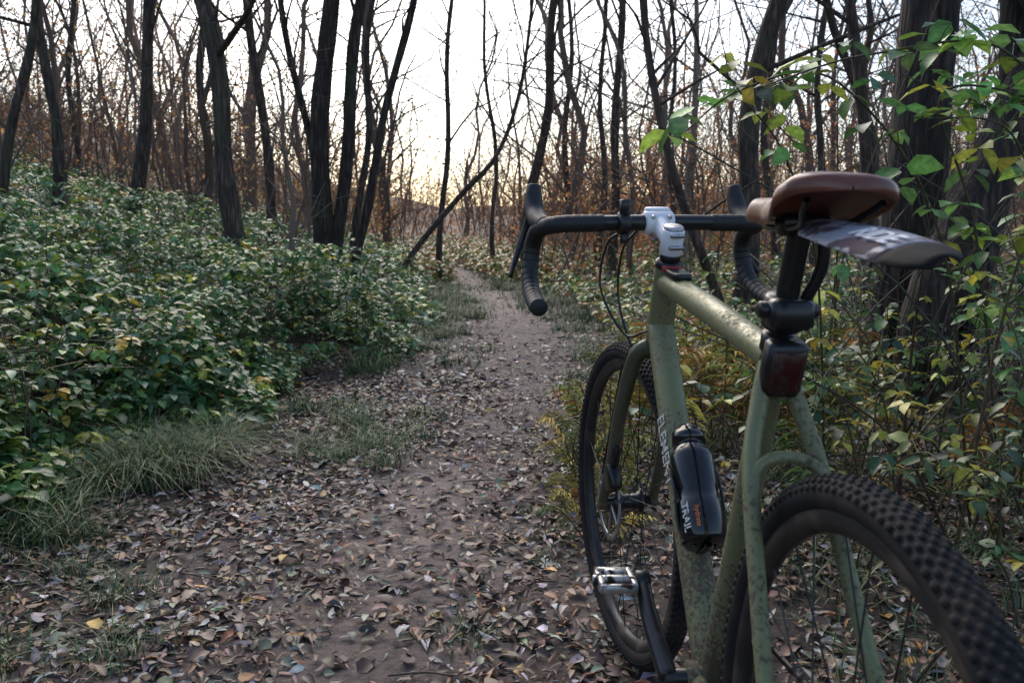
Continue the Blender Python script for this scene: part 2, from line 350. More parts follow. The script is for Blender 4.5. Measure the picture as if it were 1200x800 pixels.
# ------------------------------------------------------------ ferns
fb=Buf()
FP=[(.40,.33,.07),(.26,.28,.07),(.40,.20,.06),(.48,.34,.09),(.15,.20,.06)]
def frond(x,y,yaw,L,rise,col):
    z=float(H(x,y)); k=20; t=np.linspace(0,1,k)
    P=np.stack([x+np.cos(yaw)*L*t*.85,y+np.sin(yaw)*L*t*.85,z+rise*np.sin(t*2.3)],-1)
    fb.add(*tube(P[::3],np.linspace(.003,.001,len(P[::3])),4),np.array((.14,.10,.04)))
    for sgn in (1,-1):
        tt=t[3:]; l=L*.26*np.sin(np.clip(tt*1.02,0,1)**.7*3.1)+.010
        n=len(tt); leaves(fb,P[3:],np.full(n,yaw+sgn*1.2)+rng.normal(0,.12,n),rng.normal(-.15,.16,n),np.full(n,sgn*.1),l,np.full(n,.015*L/.4),np.tile(col,(n,1))*rng.uniform(.6,1.3,(n,1)))
def fern(x,y,n,L,rise):
    for q in range(n): frond(x+random.gauss(0,.05),y+random.gauss(0,.05),random.uniform(0,6.28),L*random.uniform(.6,1.2),rise*random.uniform(.5,1.3),pick(FP,[3,3,2,2,1.5],1)[0])
for (x,y,n,L,r_) in [(.25,2.75,9,.22,.19),(.27,3.05,10,.25,.22),(.22,2.5,7,.18,.13),(.40,3.3,9,.29,.28),(.36,3.7,8,.28,.25),(1.05,3.1,8,.38,.38),(1.25,3.4,8,.42,.42),(.85,3.5,9,.40,.42),(.65,3.7,9,.38,.42),(1.0,2.4,5,.32,.28),(1.5,2.6,6,.36,.32),(1.7,3.3,7,.42,.32),(.62,4.3,8,.30,.32),(.85,5,8,.34,.35),(1.3,4.6,8,.42,.42),(1.1,4.0,9,.42,.48)]: fern(x,y,n,L,r_)
fb.obj('ferns',M_fern)

# ------------------------------------------------------------ shrubs on the right
def cane(lbuf,sbuf,pts,size,step,r0=.005,pal=GP,wt=GW,nl=3):
    P=spline(pts,8); sbuf.add(*tube(P,np.linspace(r0,r0*.4,len(P)),6),np.array((.07,.06,.03)))
    seg=np.linalg.norm(np.diff(P,axis=0),axis=1); s=np.concatenate([[0],np.cumsum(seg)])
    t=np.arange(s[-1]*.35,s[-1],step)
    x=np.interp(t,s,P[:,0]);y=np.interp(t,s,P[:,1]);z=np.interp(t,s,P[:,2])
    for xx,yy,zz in zip(x,y,z):
        a=random.uniform(0,6.28); l=random.uniform(.03,.09); e=np.array([xx+l*math.cos(a),yy+l*math.sin(a),zz+random.uniform(-.02,.05)])
        sbuf.add(*tube([(xx,yy,zz),((xx+e[0])/2,(yy+e[1])/2,(zz+e[2])/2+.008),e],.0014,4),np.array((.08,.08,.03)))
        clusters(lbuf,e[0:1],e[1:2],e[2:3],size*random.uniform(.7,1.2),pal,wt,nl,-.3)
SP=[(.14,.29,.08),(.12,.25,.09),(.27,.40,.07),(.46,.46,.08),(.07,.15,.06)]; SW=[4,3.5,4,1.6,1.5]
l1=Buf(); s1=Buf()
cane(l1,s1,[(1.45,2.6,0),(1.25,2.5,.9),(.9,2.4,1.32),(.62,2.35,1.30),(.42,2.3,1.15)],.082,.065,pal=SP,wt=SW)
cane(l1,s1,[(1.4,2.5,0),(1.55,2.4,1.0),(1.3,2.3,1.38),(.9,2.2,1.36),(.62,2.2,1.28)],.085,.06,pal=SP,wt=SW)
cane(l1,s1,[(1.5,2.5,0),(1.3,2.4,.9),(1.15,2.35,1.28),(1.4,2.3,1.25),(1.6,2.3,1.05)],.078,.06,pal=SP,wt=SW)
cane(l1,s1,[(1.6,2.6,0),(1.5,2.45,.8),(1.35,2.35,1.18),(1.05,2.3,1.22)],.07,.06,pal=SP,wt=SW)
cane(l1,s1,[(1.7,2.6,0),(1.62,2.5,.8),(1.55,2.45,1.15),(1.5,2.4,1.32)],.065,.06,pal=SP,wt=SW)
cane(l1,s1,[(1.9,3.0,0),(1.8,2.9,.8),(1.6,2.8,1.25),(1.2,2.7,1.4)],.07,.06,pal=SP,wt=SW)
cane(l1,s1,[(1.1,2.9,0),(1.0,2.8,.8),(.85,2.7,1.15),(.70,2.6,1.30),(.6,2.5,1.38)],.07,.06,pal=SP,wt=SW)
cane(l1,s1,[(1.35,2.3,0),(1.38,2.2,.6),(1.32,2.1,.95),(1.18,2.0,1.08)],.07,.06,pal=SP,wt=SW)
cane(l1,s1,[(2.0,3.0,0),(1.95,2.9,.7),(1.85,2.8,1.1),(1.6,2.7,1.2)],.065,.07,pal=SP,wt=SW)
o=l1.obj('bramble_bush',M_green); s1.obj('canes',M_litter,parent=o)
l2=Buf(); s2=Buf()
DP=[(.06,.13,.05),(.10,.18,.06),(.24,.29,.06),(.42,.38,.06),(.035,.08,.035)]; DW=[4,4,3,2,3]
for q in range(175):
    y=random.uniform(1.7,5.5); x=random.uniform(.75,3.2)*(.5+y/5.5)
    z=float(H(x,y)); h=random.uniform(.2,.8); a=random.uniform(0,6.28); l=random.uniform(.15,.6)
    if y<2.0 and x<1.0: continue
    cane(l2,s2,[(x,y,z),(x+.25*l*math.cos(a),y+.25*l*math.sin(a),z+h*.7),(x+.7*l*math.cos(a),y+.7*l*math.sin(a),z+h),(x+l*math.cos(a),y+l*math.sin(a),z+h*.75)],.050,.065,.003,DP,DW)
for q in range(130):
    y=random.uniform(2.3,6.5); x=random.uniform(.35,.8)*y; z=float(H(x,y)); h=random.uniform(.4,1.8); a=random.uniform(0,6.28); l=random.uniform(.2,1.6)
    P=spline([(x,y,z),(x+.3*l*math.cos(a),y+.3*l*math.sin(a),z+h*.55),(x+l*math.cos(a),y+l*math.sin(a),z+h)],5)
    s2.add(*tube(P,np.linspace(random.uniform(.003,.008),.0015,len(P)),5),np.array(random.choice([(.08,.05,.04),(.12,.08,.05),(.06,.06,.04)])))
o=l2.obj('undergrowth_shrubs',M_green); s2.obj('stems',M_litter,parent=o)
l3=Buf()
n=7500; y=4.2+24*rng.random(n)**1.2; x=trail_c(y)+.80+rng.random(n)**1.2*(3+.35*y); m=vnoise(x,y,.7,21)>.40; x,y=x[m],y[m]
clusters(l3,x,y,H(x,y)+rng.random(len(x))*.12+(.08+.45*vnoise(x,y,.8,22))*rng.random(len(x)),.055+.003*y,pal=[(.09,.18,.055),(.16,.26,.06),(.38,.34,.06),(.36,.18,.055),(.07,.12,.04)],wt=[4,3,2,2.3,2])
n=4200; y=15+18*rng.random(n); x=trail_c(y)+rng.normal(0,1.4,n); m=np.abs(x-trail_c(y))>.32*np.clip((26-y)/8,0,1); x,y=x[m],y[m]
clusters(l3,x,y,H(x,y)+.45*rng.random(len(x)),.12,pal=[(.12,.19,.05),(.32,.24,.06),(.36,.18,.06)],wt=[3,2,2.5])
l3.obj('verge_plants',M_green)

# ------------------------------------------------------------ trees
def grow(buf,base,lean,hgt,r,nb=16,wob=.25,sides=10,bl=1.0,start=.25,tw=4,curve=0,k=14,sub=3,rt=.25):
    t=np.linspace(0,1,k); ph=random.uniform(0,6.28); ph2=random.uniform(0,6.28); ph3=random.uniform(0,6.28)
    X=base[0]+lean[0]*hgt*t+wob*np.sin(t*5+ph)*t*.6+wob*.16*np.sin(t*15+ph3)*np.minimum(t*4,1)+curve*np.sin(t*3.14)
    Y=base[1]+lean[1]*hgt*t+wob*np.cos(t*4+ph2)*t*.6; Zz=base[2]-.1+hgt*t
    P=np.stack([X,Y,Zz],-1); R=r*(1-.72*t)*(1+.35*np.exp(-t*hgt/.25))
    P2=spline(P,sub) if sub>1 else P; R2=np.interp(np.linspace(0,1,len(P2)),t,R)*(1+.05*rng.standard_normal(len(P2)))
    buf.add(*tube(P2,R2,sides))
    for q in range(nb):
        s=start+(1-start)*(q+random.random())/nb; s=min(s,.98)
        p=np.array([np.interp(s,t,P[:,i]) for i in range(3)]); rr=np.interp(s,t,R)*random.uniform(.2,.5)
        a=random.uniform(0,6.28); L=hgt*random.uniform(.12,.34)*bl*(1.15-s*.6); el=random.uniform(.2,1.15)
        dr=np.array([math.cos(a)*math.cos(el),math.sin(a)*math.cos(el),math.sin(el)])
        side=np.array([random.gauss(0,.25),random.gauss(0,.25),random.gauss(0.08,.18)])*L
        Q=spline([p,p+dr*L*.35+side*.4,p+dr*L*.7+side*.3,p+dr*L+side],2)
        buf.add(*tube(Q,np.linspace(rr,rr*.2,len(Q)),4 if sides<8 else 5))
        for w_ in range(tw):
            u=random.uniform(.25,.95); ii=int(u*(len(Q)-1)); pp=Q[ii]; a2=random.uniform(0,6.28); e2=random.uniform(-.2,1.2); l=L*random.uniform(.2,.5)
            d2=np.array([math.cos(a2)*math.cos(e2),math.sin(a2)*math.cos(e2),math.sin(e2)])
            m_=pp+d2*l*.5+np.array([random.gauss(0,.06)*l for _ in range(3)])
            buf.add(*tube([pp,m_,pp+d2*l],[rr*.35,rr*.22,rr*.08],3))
def tree(x,y,leanx,hgt,dia,**k):
    buf=Buf(); grow(buf,(x,y,float(H(x,y))),(leanx,random.uniform(-.03,.03)),hgt,dia/2,**k); buf.obj('bare_tree',M_bark)
TL=[(-.311,9.0,-.10,9,.23),(-.445,12,.17,10,.20),(-.36,15,.09,10,.16),(-.279,13,-.02,11,.16),
    (-.19,14,.16,10,.13),(-.085,16,.03,10,.12),(.017,17,.08,11,.22),(.113,15,.04,10,.17),(.098,18,.02,11,.13),
    (.272,9.0,.06,9,.25),(.346,12,.07,9,.12),(.42,9,-.09,8,.12),(-.53,10,-.02,9,.13),(-.60,8,.14,8,.10),(-.02,19,-.06,10,.11),(-.50,17,.05,11,.12),(.19,17,.0,10,.11),(.06,24,.05,12,.18),(.31,16,-.05,11,.15)]
for t_,y,le,h,dd in TL: tree(t_*y,y,le,h,dd,wob=random.uniform(.3,.9),nb=20,bl=.8)
buf=Buf(); x0,y0=-2.2,10; z0=float(H(x0,y0))
grow(buf,(x0,y0,z0),(.03,.0),9,.13,wob=.35,nb=12,start=.4); grow(buf,(x0+.03,y0,z0),(.16,.02),8,.09,wob=.3,nb=12,start=.4)
grow(buf,(x0+.05,y0+.05,z0+.9),(-.17,0),6,.05,wob=.15,nb=10); grow(buf,(x0+.2,y0,z0),(.26,-.02),7,.06,wob=.3,nb=10,start=.4)
buf.obj('multi_stem_tree',M_bigbark)
buf=Buf(); P=spline([(-1.75,12,.1),(-1.3,12,.75),(-.7,12,1.45),(-.2,12,2.0),(.12,12,2.9),(.3,12,4.2)],8)
buf.add(*tube(P,np.linspace(.05,.02,len(P)),8))
for q in range(10):
    p=P[random.randint(15,38)]; e=p+np.array([random.uniform(-.3,.5),random.uniform(-.4,.4),random.uniform(.3,1)]); buf.add(*tube([p,(p+e)/2+.03,e],[.014,.009,.003],4))
buf.obj('slanting_tree',M_bark)
buf=Buf(); P=spline([(1.28,4.6,0),(1.1,4.5,.55),(.86,4.4,1.1),(.70,4.4,1.7),(.62,4.4,2.3),(.5,4.4,3.4)],8)
buf.add(*tube(P,np.linspace(.030,.012,len(P)),8))
for q in range(12):
    p=P[random.randint(14,38)]; e=p+np.array([random.uniform(-.4,.4),random.uniform(-.4,.4),random.uniform(.1,.7)]); buf.add(*tube([p,(p+e)/2+.02,e],[.009,.006,.002],4))
buf.obj('sapling',M_bark)
buf=Buf(); grow(buf,(2.28,5.0,float(H(2.28,5))),(.03,0),9,.185,wob=.15,nb=14,sides=24,start=.3); buf.obj('large_tree',M_bigbark)
buf=Buf(); P=spline([(2.2,4.5,-.05),(2.22,4.5,.5),(2.4,4.5,1.0),(2.62,4.5,1.55),(2.85,4.5,2.2),(3.0,4.5,3.2),(3.1,4.5,5)],8)
buf.add(*tube(P,np.linspace(.16,.10,len(P))*(1+.04*rng.standard_normal(len(P))),22))
P=spline([(2.38,4.55,-.05),(2.45,4.5,.6),(2.62,4.6,1.5),(2.62,4.7,2.6),(2.6,4.8,4.5)],8); buf.add(*tube(P,np.linspace(.08,.05,len(P)),16))
P=spline([(2.75,4.5,1.9),(2.5,4.5,2.3),(2.2,4.5,3.0)],6); buf.add(*tube(P,np.linspace(.05,.03,len(P)),8))
buf.obj('leaning_tree',M_bigbark)
buf=Buf(); grow(buf,(2.9,6.0,.2),(-.05,0),8,.07,wob=.2,nb=14); grow(buf,(2.75,6.3,.2),(-.13,0),8,.05,wob=.2,nb=14); buf.obj('multi_stem_tree',M_bark)

# background forest
temps=[]
for q in range(12):
    tb=Buf(); grow(tb,(0,0,0),(random.uniform(-.22,.22),random.uniform(-.1,.1)),10,random.choice([.03,.045,.055,.11]),wob=random.uniform(.8,2.2),nb=18,sides=5,tw=6,start=.10,bl=1.2,k=11,sub=1)
    temps.append(tb.arrays())
brush=[]
for q in range(10):
    tb=Buf()
    for s in range(4):
        a=random.uniform(0,6.28); l=random.uniform(.3,2.2); h=random.uniform(1.0,3.4); bx,by=random.gauss(0,.5),random.gauss(0,.5)
        P=np.array([(bx,by,-.1),(bx+.2*l*math.cos(a),by+.2*l*math.sin(a),h*.45),(bx+.6*l*math.cos(a),by+.6*l*math.sin(a),h*.85),(bx+l*math.cos(a+.4),by+l*math.sin(a+.4),h*random.uniform(.7,1.1))])
        tb.add(*tube(P,[.018,.014,.009,.003],3))
        for w_ in range(9):
            u=random.uniform(.2,.95); p=np.array([np.interp(u,[0,.4,.75,1],P[:,i]) for i in range(3)]); a2=random.uniform(0,6.28); l2=random.uniform(.3,1.0); e=random.uniform(-.1,.8)
            tb.add(*tube([p,p+np.array([math.cos(a2)*.4,math.sin(a2)*.4,.15+e*.3])*l2,p+np.array([math.cos(a2+.3)*.8,math.sin(a2+.3)*.8,e])*l2],[.008,.005,.0025],3))
    brush.append(tb.arrays())
fb2=Buf()
def scatter(T,n,y0,y1,smin,smax,xl=1.0,p=.85,clear=1.6,cy=38,thin=0):
    for q in range(n):
        y=y0+(y1-y0)*random.random()**p; x=random.uniform(-.85,.85)*y*xl
        if y<cy and abs(x-float(trail_c(y)))<clear: continue
        if thin and abs(x/y+.03)<.27 and random.random()<thin: continue
        v,f,c=T[random.randrange(len(T))]; s=random.uniform(smin,smax); a=random.uniform(0,6.28); ca,sa=math.cos(a),math.sin(a)
        V=np.stack([(v[:,0]*ca-v[:,1]*sa)*s,(v[:,0]*sa+v[:,1]*ca)*s,v[:,2]*s],-1)+np.array([x,y,float(H(x,y))])
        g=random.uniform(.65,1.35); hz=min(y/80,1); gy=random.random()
        col=(np.array([.13,.085,.066])*(1-hz)+np.array([.33,.22,.165])*hz)*(1-gy*.6)+np.array([.19,.165,.14])*gy*.6  # bark lightens with distance: haze painted into the vertex colour
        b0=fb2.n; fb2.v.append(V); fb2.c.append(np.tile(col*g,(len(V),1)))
        for ff in f: fb2.f.append(ff+b0)
        fb2.n+=len(V)
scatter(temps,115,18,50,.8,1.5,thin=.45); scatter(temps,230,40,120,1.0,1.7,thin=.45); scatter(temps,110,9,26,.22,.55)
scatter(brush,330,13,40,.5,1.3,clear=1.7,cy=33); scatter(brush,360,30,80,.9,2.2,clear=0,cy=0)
fb2.obj('background_forest',M_barkfar)
ul=Buf()
def autumn(n,y0,y1,pw,hs,cut,L0,L1,pal,wt,cx=None,sx=None,clear=34):
    y=y0+(y1-y0)*rng.random(n)**pw
    x=rng.uniform(-.75,.75,n)*y if cx is None else cx+rng.normal(0,sx,n)
    side=np.clip(np.abs(x/y+.02)/.45,0,1)
    m=(vnoise(x,y,3.2,31)>cut)&((y>clear)|(np.abs(x-trail_c(y))>1.5)); x,y,side=x[m],y[m],side[m]; n=len(x)
    z=H(x,y)+rng.random(n)**1.4*(1.2+hs*vnoise(x,y,2.4,32)*(.35+side)); L=rng.uniform(L0,L1,n)
    leaves(ul,np.stack([x,y,z],-1),rng.uniform(0,6.28,n),rng.normal(0,.7,n),rng.normal(0,.7,n),L,L*.6,pick(pal,wt,n))
AP=[(.38,.19,.09),(.46,.25,.11),(.24,.14,.08),(.28,.25,.10),(.54,.34,.15)]; AW=[4,3,3.5,1,1.4]
autumn(64000,28,95,1,12,.32,.09,.18,AP,AW)
autumn(34000,12,34,1,3.6,.46,.05,.10,AP,AW)
autumn(17000,19,38,1,7,.0,.06,.12,[(.50,.23,.10),(.60,.31,.12),(.33,.16,.08)],[3,2,2],4.2,2.2)
autumn(12000,24,40,1,7,.0,.07,.13,[(.45,.24,.10),(.50,.36,.13),(.30,.17,.08)],[3,1.5,2],-9,4)
ul.obj('autumn_understorey',M_far)

# ------------------------------------------------------------ bicycle
bike=bpy.data.objects.new('bicycle',None); scene.collection.objects.link(bike)
bike.location=(.3103,.7478,0); bike.rotation_euler=(.0356,0,math.pi/2+.0665)
ST=.1298; ax0=np.array([.86,0,.715]); sd=np.array([-.317,0,.948]); sd/=np.linalg.norm(sd)
def steer(P):
    P=np.atleast_2d(np.array(P,float)); v=P-ax0; c,s=math.cos(ST),math.sin(ST)
    return ax0+v*c+np.cross(sd,v)*s+np.outer(v@sd,sd)*(1-c)
def part(name,mat,tubes,st=False,smooth=True):
    b=Buf()
    for v,f in tubes: b.add(steer(v) if st else v,f)
    return b.obj(name,mat,parent=bike,smooth=smooth)
def box(c,s,R=None,bev=.15):
    c=np.array(c,float); hx,hy,hz=np.array(s)/2; bb=min(hx,hy,hz)*2*bev; n=20; t=np.arange(n)*2*math.pi/n
    def ring(sc,z):
        sx,sy=hx-bb+bb*sc,hy-bb+bb*sc; ct,stt=np.cos(t),np.sin(t)
        e=5.; rr=(np.abs(ct)**e+np.abs(stt)**e)**(-1/e)
        return np.stack([ct*rr*sx,stt*rr*sy,np.full(n,z)],-1)
    rings=[ring(1,-hz)*[1e-3,1e-3,1],ring(0,-hz),ring(1,-hz+bb),ring(1,hz-bb),ring(0,hz),ring(1,hz)*[1e-3,1e-3,1]]
    V=np.concatenate(rings); k=len(rings)
    i=np.arange(k-1)[:,None]*n; j=np.arange(n)[None]; j2=(j+1)%n; F=np.stack([i+j,i+j2,i+n+j2,i+n+j],-1).reshape(-1,4)
    if R is not None: V=V@np.array(R).T
    return V+c,F
def rotm(axis,ang): return np.array(Matrix.Rotation(ang,3,axis))
def torus_prof(cx,cz,prof,n=160,y0=0):
    prof=np.array(prof); k=len(prof); t=np.arange(n)*2*math.pi/n
    V=np.stack([cx+np.outer(np.cos(t),prof[:,0]),np.tile(prof[:,1]+y0,(n,1)),cz+np.outer(np.sin(t),prof[:,0])],-1).reshape(-1,3)
    i=np.arange(n)[:,None]*k; i2=((np.arange(n)+1)%n)[:,None]*k; j=np.arange(k)[None]; j2=(j+1)%k
    return V,np.stack([i+j,i+j2,i2+j2,i2+j],-1).reshape(-1,4)
def wheel(cx,cz,st,name):
    a=np.linspace(0,2*math.pi,20,endpoint=False); tr=.0198
    tyre=[torus_prof(cx,cz,[(.3225+tr*math.cos(q),tr*math.sin(q)) for q in a],200)]
    rows=[(-1.2,0,.0045,.0038),(-.82,.5,.0042,.0032),(-.46,0,.0042,.0030),(-.15,.5,.0042,.0026),(.15,0,.0042,.0026),(.46,.5,.0042,.0030),(.82,0,.0042,.0032),(1.2,.5,.0045,.0038)]
    nk=136; kb=np.array([[sx,sy,sz] for sz in(0,1) for sy in(-1,1) for sx in(-1,1)],float)
    KF=np.array([[4,5,7,6],[0,1,5,4],[2,6,7,3],[0,4,6,2],[1,3,7,5]])
    Vs=[];Fs=[];c0=0
    for ph,sh,lx,ly in rows:
        for i in range(nk):
            th=(i+sh)*2*math.pi/nk
            rad=np.array([math.cos(th),0,math.sin(th)]); tan=np.array([-math.sin(th),0,math.cos(th)]); yy=np.array([0,1,0])
            nrm=rad*math.cos(ph)+yy*math.sin(ph); lat=-rad*math.sin(ph)+yy*math.cos(ph)
            c=np.array([cx,0,cz])+rad*.3225+nrm*(tr-.001)
            tp=np.where(kb[:,2:3]>0,.8,1)
            Vs.append(c+tan*kb[:,0:1]*tp*lx+lat*kb[:,1:2]*tp*ly*.85+nrm*kb[:,2:3]*random.uniform(.0024,.0036)); Fs.append(KF+c0); c0+=8
    part(name+'_tyre',M_tyre,tyre,st); part(name+'_tread',M_tyre,[(np.concatenate(Vs),np.concatenate(Fs))],st,False)
    rim=[torus_prof(cx,cz,[(.309,-.0125),(.312,-.010),(.312,.010),(.309,.0125),(.296,.0125),(.284,.004),(.284,-.004),(.296,-.0125)],160)]
    part(name+'_rim',M_rim,rim,st)
    sp=[]
    for i in range(28):
        side=1 if i%2 else -1; th=i*2*math.pi/28; off=(.75 if (i//2)%2 else -.75)
        h=(cx+.022*math.cos(th+off*1.6),side*.028,cz+.022*math.sin(th+off*1.6)); r=(cx+.287*math.cos(th),side*.002,cz+.287*math.sin(th))
        sp.append(tube([h,r],.0011,6))
    part(name+'_spokes',M_black,sp,st)
    part(name+'_hub',M_black,[capt([(cx,-.05,cz),(cx,-.034,cz),(cx,-.03,cz),(cx,-.02,cz),(cx,.02,cz),(cx,.03,cz),(cx,.034,cz),(cx,.05,cz)],[.012,.014,.027,.016,.016,.027,.014,.012],20)],st)
    ro=[torus_prof(cx,cz,[(.080,.0408),(.080,.0426),(.066,.0426),(.066,.0408)],80)]
    for i in range(6):
        th=i*math.pi/3; ro.append(tube([(cx+.02*math.cos(th),.0417,cz+.02*math.sin(th)),(cx+.068*math.cos(th+.45),.0417,cz+.068*math.sin(th+.45))],.0028,6))
    part(name+'_brake_rotor',M_steel,ro,st)
wheel(1.03,.345,True,'front_wheel'); wheel(0,.345,False,'rear_wheel')
fr=[]
fr.append(tube(spline([(.862,0,.708),(.84,0,.775),(.8135,0,.857)],6),.0245,24))
fr.append(tube([(.82,0,.828),(.55,0,.802),(.275,0,.768)],[.0215,.021,.019],24))
fr.append(tube([(.85,0,.742),(.64,0,.51),(.425,0,.28)],[.0255,.026,.026],24))
fr.append(tube([(.425,0,.275),(.35,0,.52),(.268,0,.79)],[.019,.0175,.0178],20))
fr.append(capt([(.425,-.036,.275),(.425,.036,.275)],.023,24))
for s in(1,-1):
    fr.append(tube(spline([(.270,s*.010,.762),(.252,s*.024,.715),(.215,s*.042,.645),(.13,s*.054,.52),(.05,s*.063,.41),(.0,s*.066,.352)],6),np.linspace(.0115,.0085,31),14))
    fr.append(tube(spline([(.41,s*.022,.275),(.34,s*.036,.28),(.2,s*.05,.30),(.0,s*.066,.345)],6),np.linspace(.013,.009,19),14))
    fr.append(capt([(.0,s*.062,.345),(0,s*.072,.345)],.016,16))
fr.append(tube(spline([(.200,.046,.622),(.212,.034,.650),(.216,0,.660),(.212,-.034,.650),(.200,-.046,.622)],6),.0078,12))
part('frame',M_frame,fr)
fk=[]
for s in(1,-1):
    fk.append(tube(spline([(.862,s*.012,.706),(.885,s*.036,.68),(.925,s*.049,.58),(.975,s*.054,.45),(1.03,s*.056,.345)],6),np.linspace(.018,.0105,25),14))
    fk.append(capt([(1.03,s*.050,.345),(1.03,s*.064,.345)],.014,16))
part('fork',M_fork,fk,True)
part('headset',M_black,[capt([(.8135,0,.857),(.8105,0,.866)],.0255,24),capt([(.8095,0,.869),(.8055,0,.881)],.019,24),capt([(.868,0,.692),(.862,0,.708)],.025,24)],True)
dv=np.array([.075,0,.035]); dv/=np.linalg.norm(dv); A=np.array([.800,0,.902]); B=np.array([.875,0,.937]); R=rotm('Y',-math.atan2(.035,.075))
stm=[capt([A-sd*.021,A+sd*.022],.0205,24),tube([A+dv*.01,A+dv*.05,B-dv*.01],[.017,.0165,.019],20),capt([B+np.array([0,-.025,0]),B+np.array([0,.025,0])],.0225,24),box(B+dv*.012,(.014,.05,.05),R)]
part('stem',M_white,stm,True)
bl=[capt([A+sd*.022,A+sd*.028],.018,20)]
for sy in(-.016,.016):
    for sz in(-.018,.018): bl.append(capt([B+np.array([.0,sy,sz*1.2])-dv*.028,B+np.array([.0,sy,sz])-dv*.012],.0035,8))
    bl.append(capt([A+np.array([-.0235,0,.0])+sd*(sy*.7)+np.array([0,-.012,0]),A+np.array([-.0235,0,0])+sd*(sy*.7)+np.array([0,.012,0])],.004,8))
part('stem_bolts',M_steel,bl,True)
def barhalf(s): return [(.875,s*.0,.937),(.875,s*.09,.937),(.872,s*.165,.936),(.878,s*.196,.934),(.90,s*.210,.931),(.94,s*.215,.925),(.972,s*.219,.900),(.975,s*.224,.858),(.952,s*.229,.820),(.912,s*.232,.798),(.868,s*.235,.787),(.842,s*.237,.785)]
part('handlebar',M_black,[tube(spline(barhalf(s)[:3],6),np.linspace(.0158,.0135,13),18) for s in(1,-1)],True)
tp=[]
for s in(1,-1):
    p=spline(barhalf(s),14); p=p[16:]
    seg=np.concatenate([[0],np.cumsum(np.linalg.norm(np.diff(p,axis=0),axis=1))])
    t=np.linspace(0,seg[-1],int(seg[-1]/.002)); p=np.stack([np.interp(t,seg,p[:,i]) for i in range(3)],-1)
    r=.0158+.0011*((t/.016)%1); r[:3]=.0135
    tp.append(capt(p,r,18))
part('bar_tape',M_tape,tp,True)
hd=[];lv=[]
for s in(1,-1):
    hd.append(capt(spline([(.905,s*.211,.934),(.945,s*.214,.942),(.978,s*.214,.958),(.995,s*.213,.985),(1.0,s*.211,1.012)],6),np.interp(np.linspace(0,1,25),[0,.3,.6,.85,1],[.0155,.019,.0185,.0165,.0125]),18))
    lv.append(tube(spline([(.992,s*.215,.972),(1.008,s*.222,.94),(1.012,s*.236,.90),(1.002,s*.250,.862),(.985,s*.262,.835)],6),np.linspace(.009,.005,25),10))
part('brake_hoods',M_tape,hd,True); part('brake_levers',M_black,lv,True)
cb=[]
cb.append(tube(spline([(.885,.035,.925),(.93,.05,.885),(.94,.055,.80),(.91,.045,.72),(.875,.028,.67)],8),.0025,8))
cb.append(tube(spline([(.885,.05,.925),(.945,.075,.90),(.96,.085,.81),(.90,.055,.725),(.845,.03,.735)],8),.0025,8))
cb.append(tube(spline([(.885,-.05,.925),(.95,-.06,.89),(.94,-.05,.80),(.87,-.03,.75)],8),.0025,8))
cb.append(tube(spline([(.925,.05,.66),(.96,.062,.52),(1.0,.066,.42)],8),.0025,8))
part('brake_cables',M_black,cb,True)
part('bell_mount',M_black,[capt([(.868,.062,.936),(.868,.078,.936)],.021,16),capt([(.862,.07,.95),(.855,.07,.975)],.010,12),box((.858,.07,.975),(.02,.018,.01)),capt([(.862,.07,.915),(.86,.07,.90)],.008,10)],True)
part('top_tube_pad',M_black,[box((.745,0,.846),(.085,.034,.012),rotm('Y',-.09))]); part('top_tube_pad_accent',M_accent,[box((.79,0,.853),(.012,.036,.012),rotm('Y',-.09))])
u=np.array([-.292,0,.956]); S0=np.array([.268,0,.79])
part('seatpost',M_black,[tube([S0-u*.02,S0+u*.145],.0136,20),capt([S0-u*.012,S0+u*.008],.021,24)])
part('seatpost_clamp',M_black,[capt([S0+u*.020,S0+u*.054],.025,20),box(S0+u*.036+np.array([-.018,.0,0]),(.034,.052,.036)),capt([S0+u*.04+np.array([-.01,-.034,0]),S0+u*.04+np.array([-.01,.034,0])],.010,12),
    tube(spline([S0+u*.05+np.array([-.005,-.02,0]),S0+u*.10+np.array([-.01,-.03,0]),S0+u*.16+np.array([0,-.022,0])],6),.0075,10),capt([S0+u*.145+np.array([0,-.024,0]),S0+u*.145+np.array([0,.024,0])],.015,16)])
part('rear_light',M_black,[box(S0+u*-.032+np.array([-.028,0,0]),(.028,.048,.070),rotm('Y',-.3))])
part('rear_light_lens',M_red,[box(S0+u*-.032+np.array([-.0395,0,-.003]),(.012,.038,.054),rotm('Y',-.3))])
ns,nc=40,25; sx=np.linspace(0,1,ns); sx=.5-.5*np.cos(sx*math.pi); Xs=.375-.270*sx
hw=np.interp(sx,[0,.006,.03,.1,.3,.5,.68,.82,.92,.965,.99,1],[.001,.010,.017,.021,.024,.034,.052,.063,.060,.046,.022,.001])
top=np.interp(sx,[0,.02,.1,.4,.7,.9,.98,1],[.944,.954,.962,.960,.967,.980,.976,.964])
dp=np.interp(sx,[0,.02,.1,.4,.7,.9,.98,1],[.004,.018,.030,.034,.036,.030,.018,.004])
th=np.linspace(0,math.pi,nc); V=[]
for i in range(ns):
    cc=np.cos(th); ss=np.sin(th)
    yy=hw[i]*np.sign(cc)*np.abs(cc)**.6; zz=top[i]-dp[i]*(1-np.abs(ss)**.55)
    V.append(np.stack([np.full(nc,Xs[i]),yy,zz],-1))
    V.append(np.stack([np.full(nc,Xs[i]),yy[::-1]*.94,(top[i]-dp[i])+(.3*dp[i])*np.abs(np.sin(th))],-1))
V=np.concatenate(V); k=2*nc; i=np.arange(ns-1)[:,None]*k; j=np.arange(k)[None]; j2=(j+1)%k
F=np.stack([i+j,i+j2,i+k+j2,i+k+j],-1).reshape(-1,4)
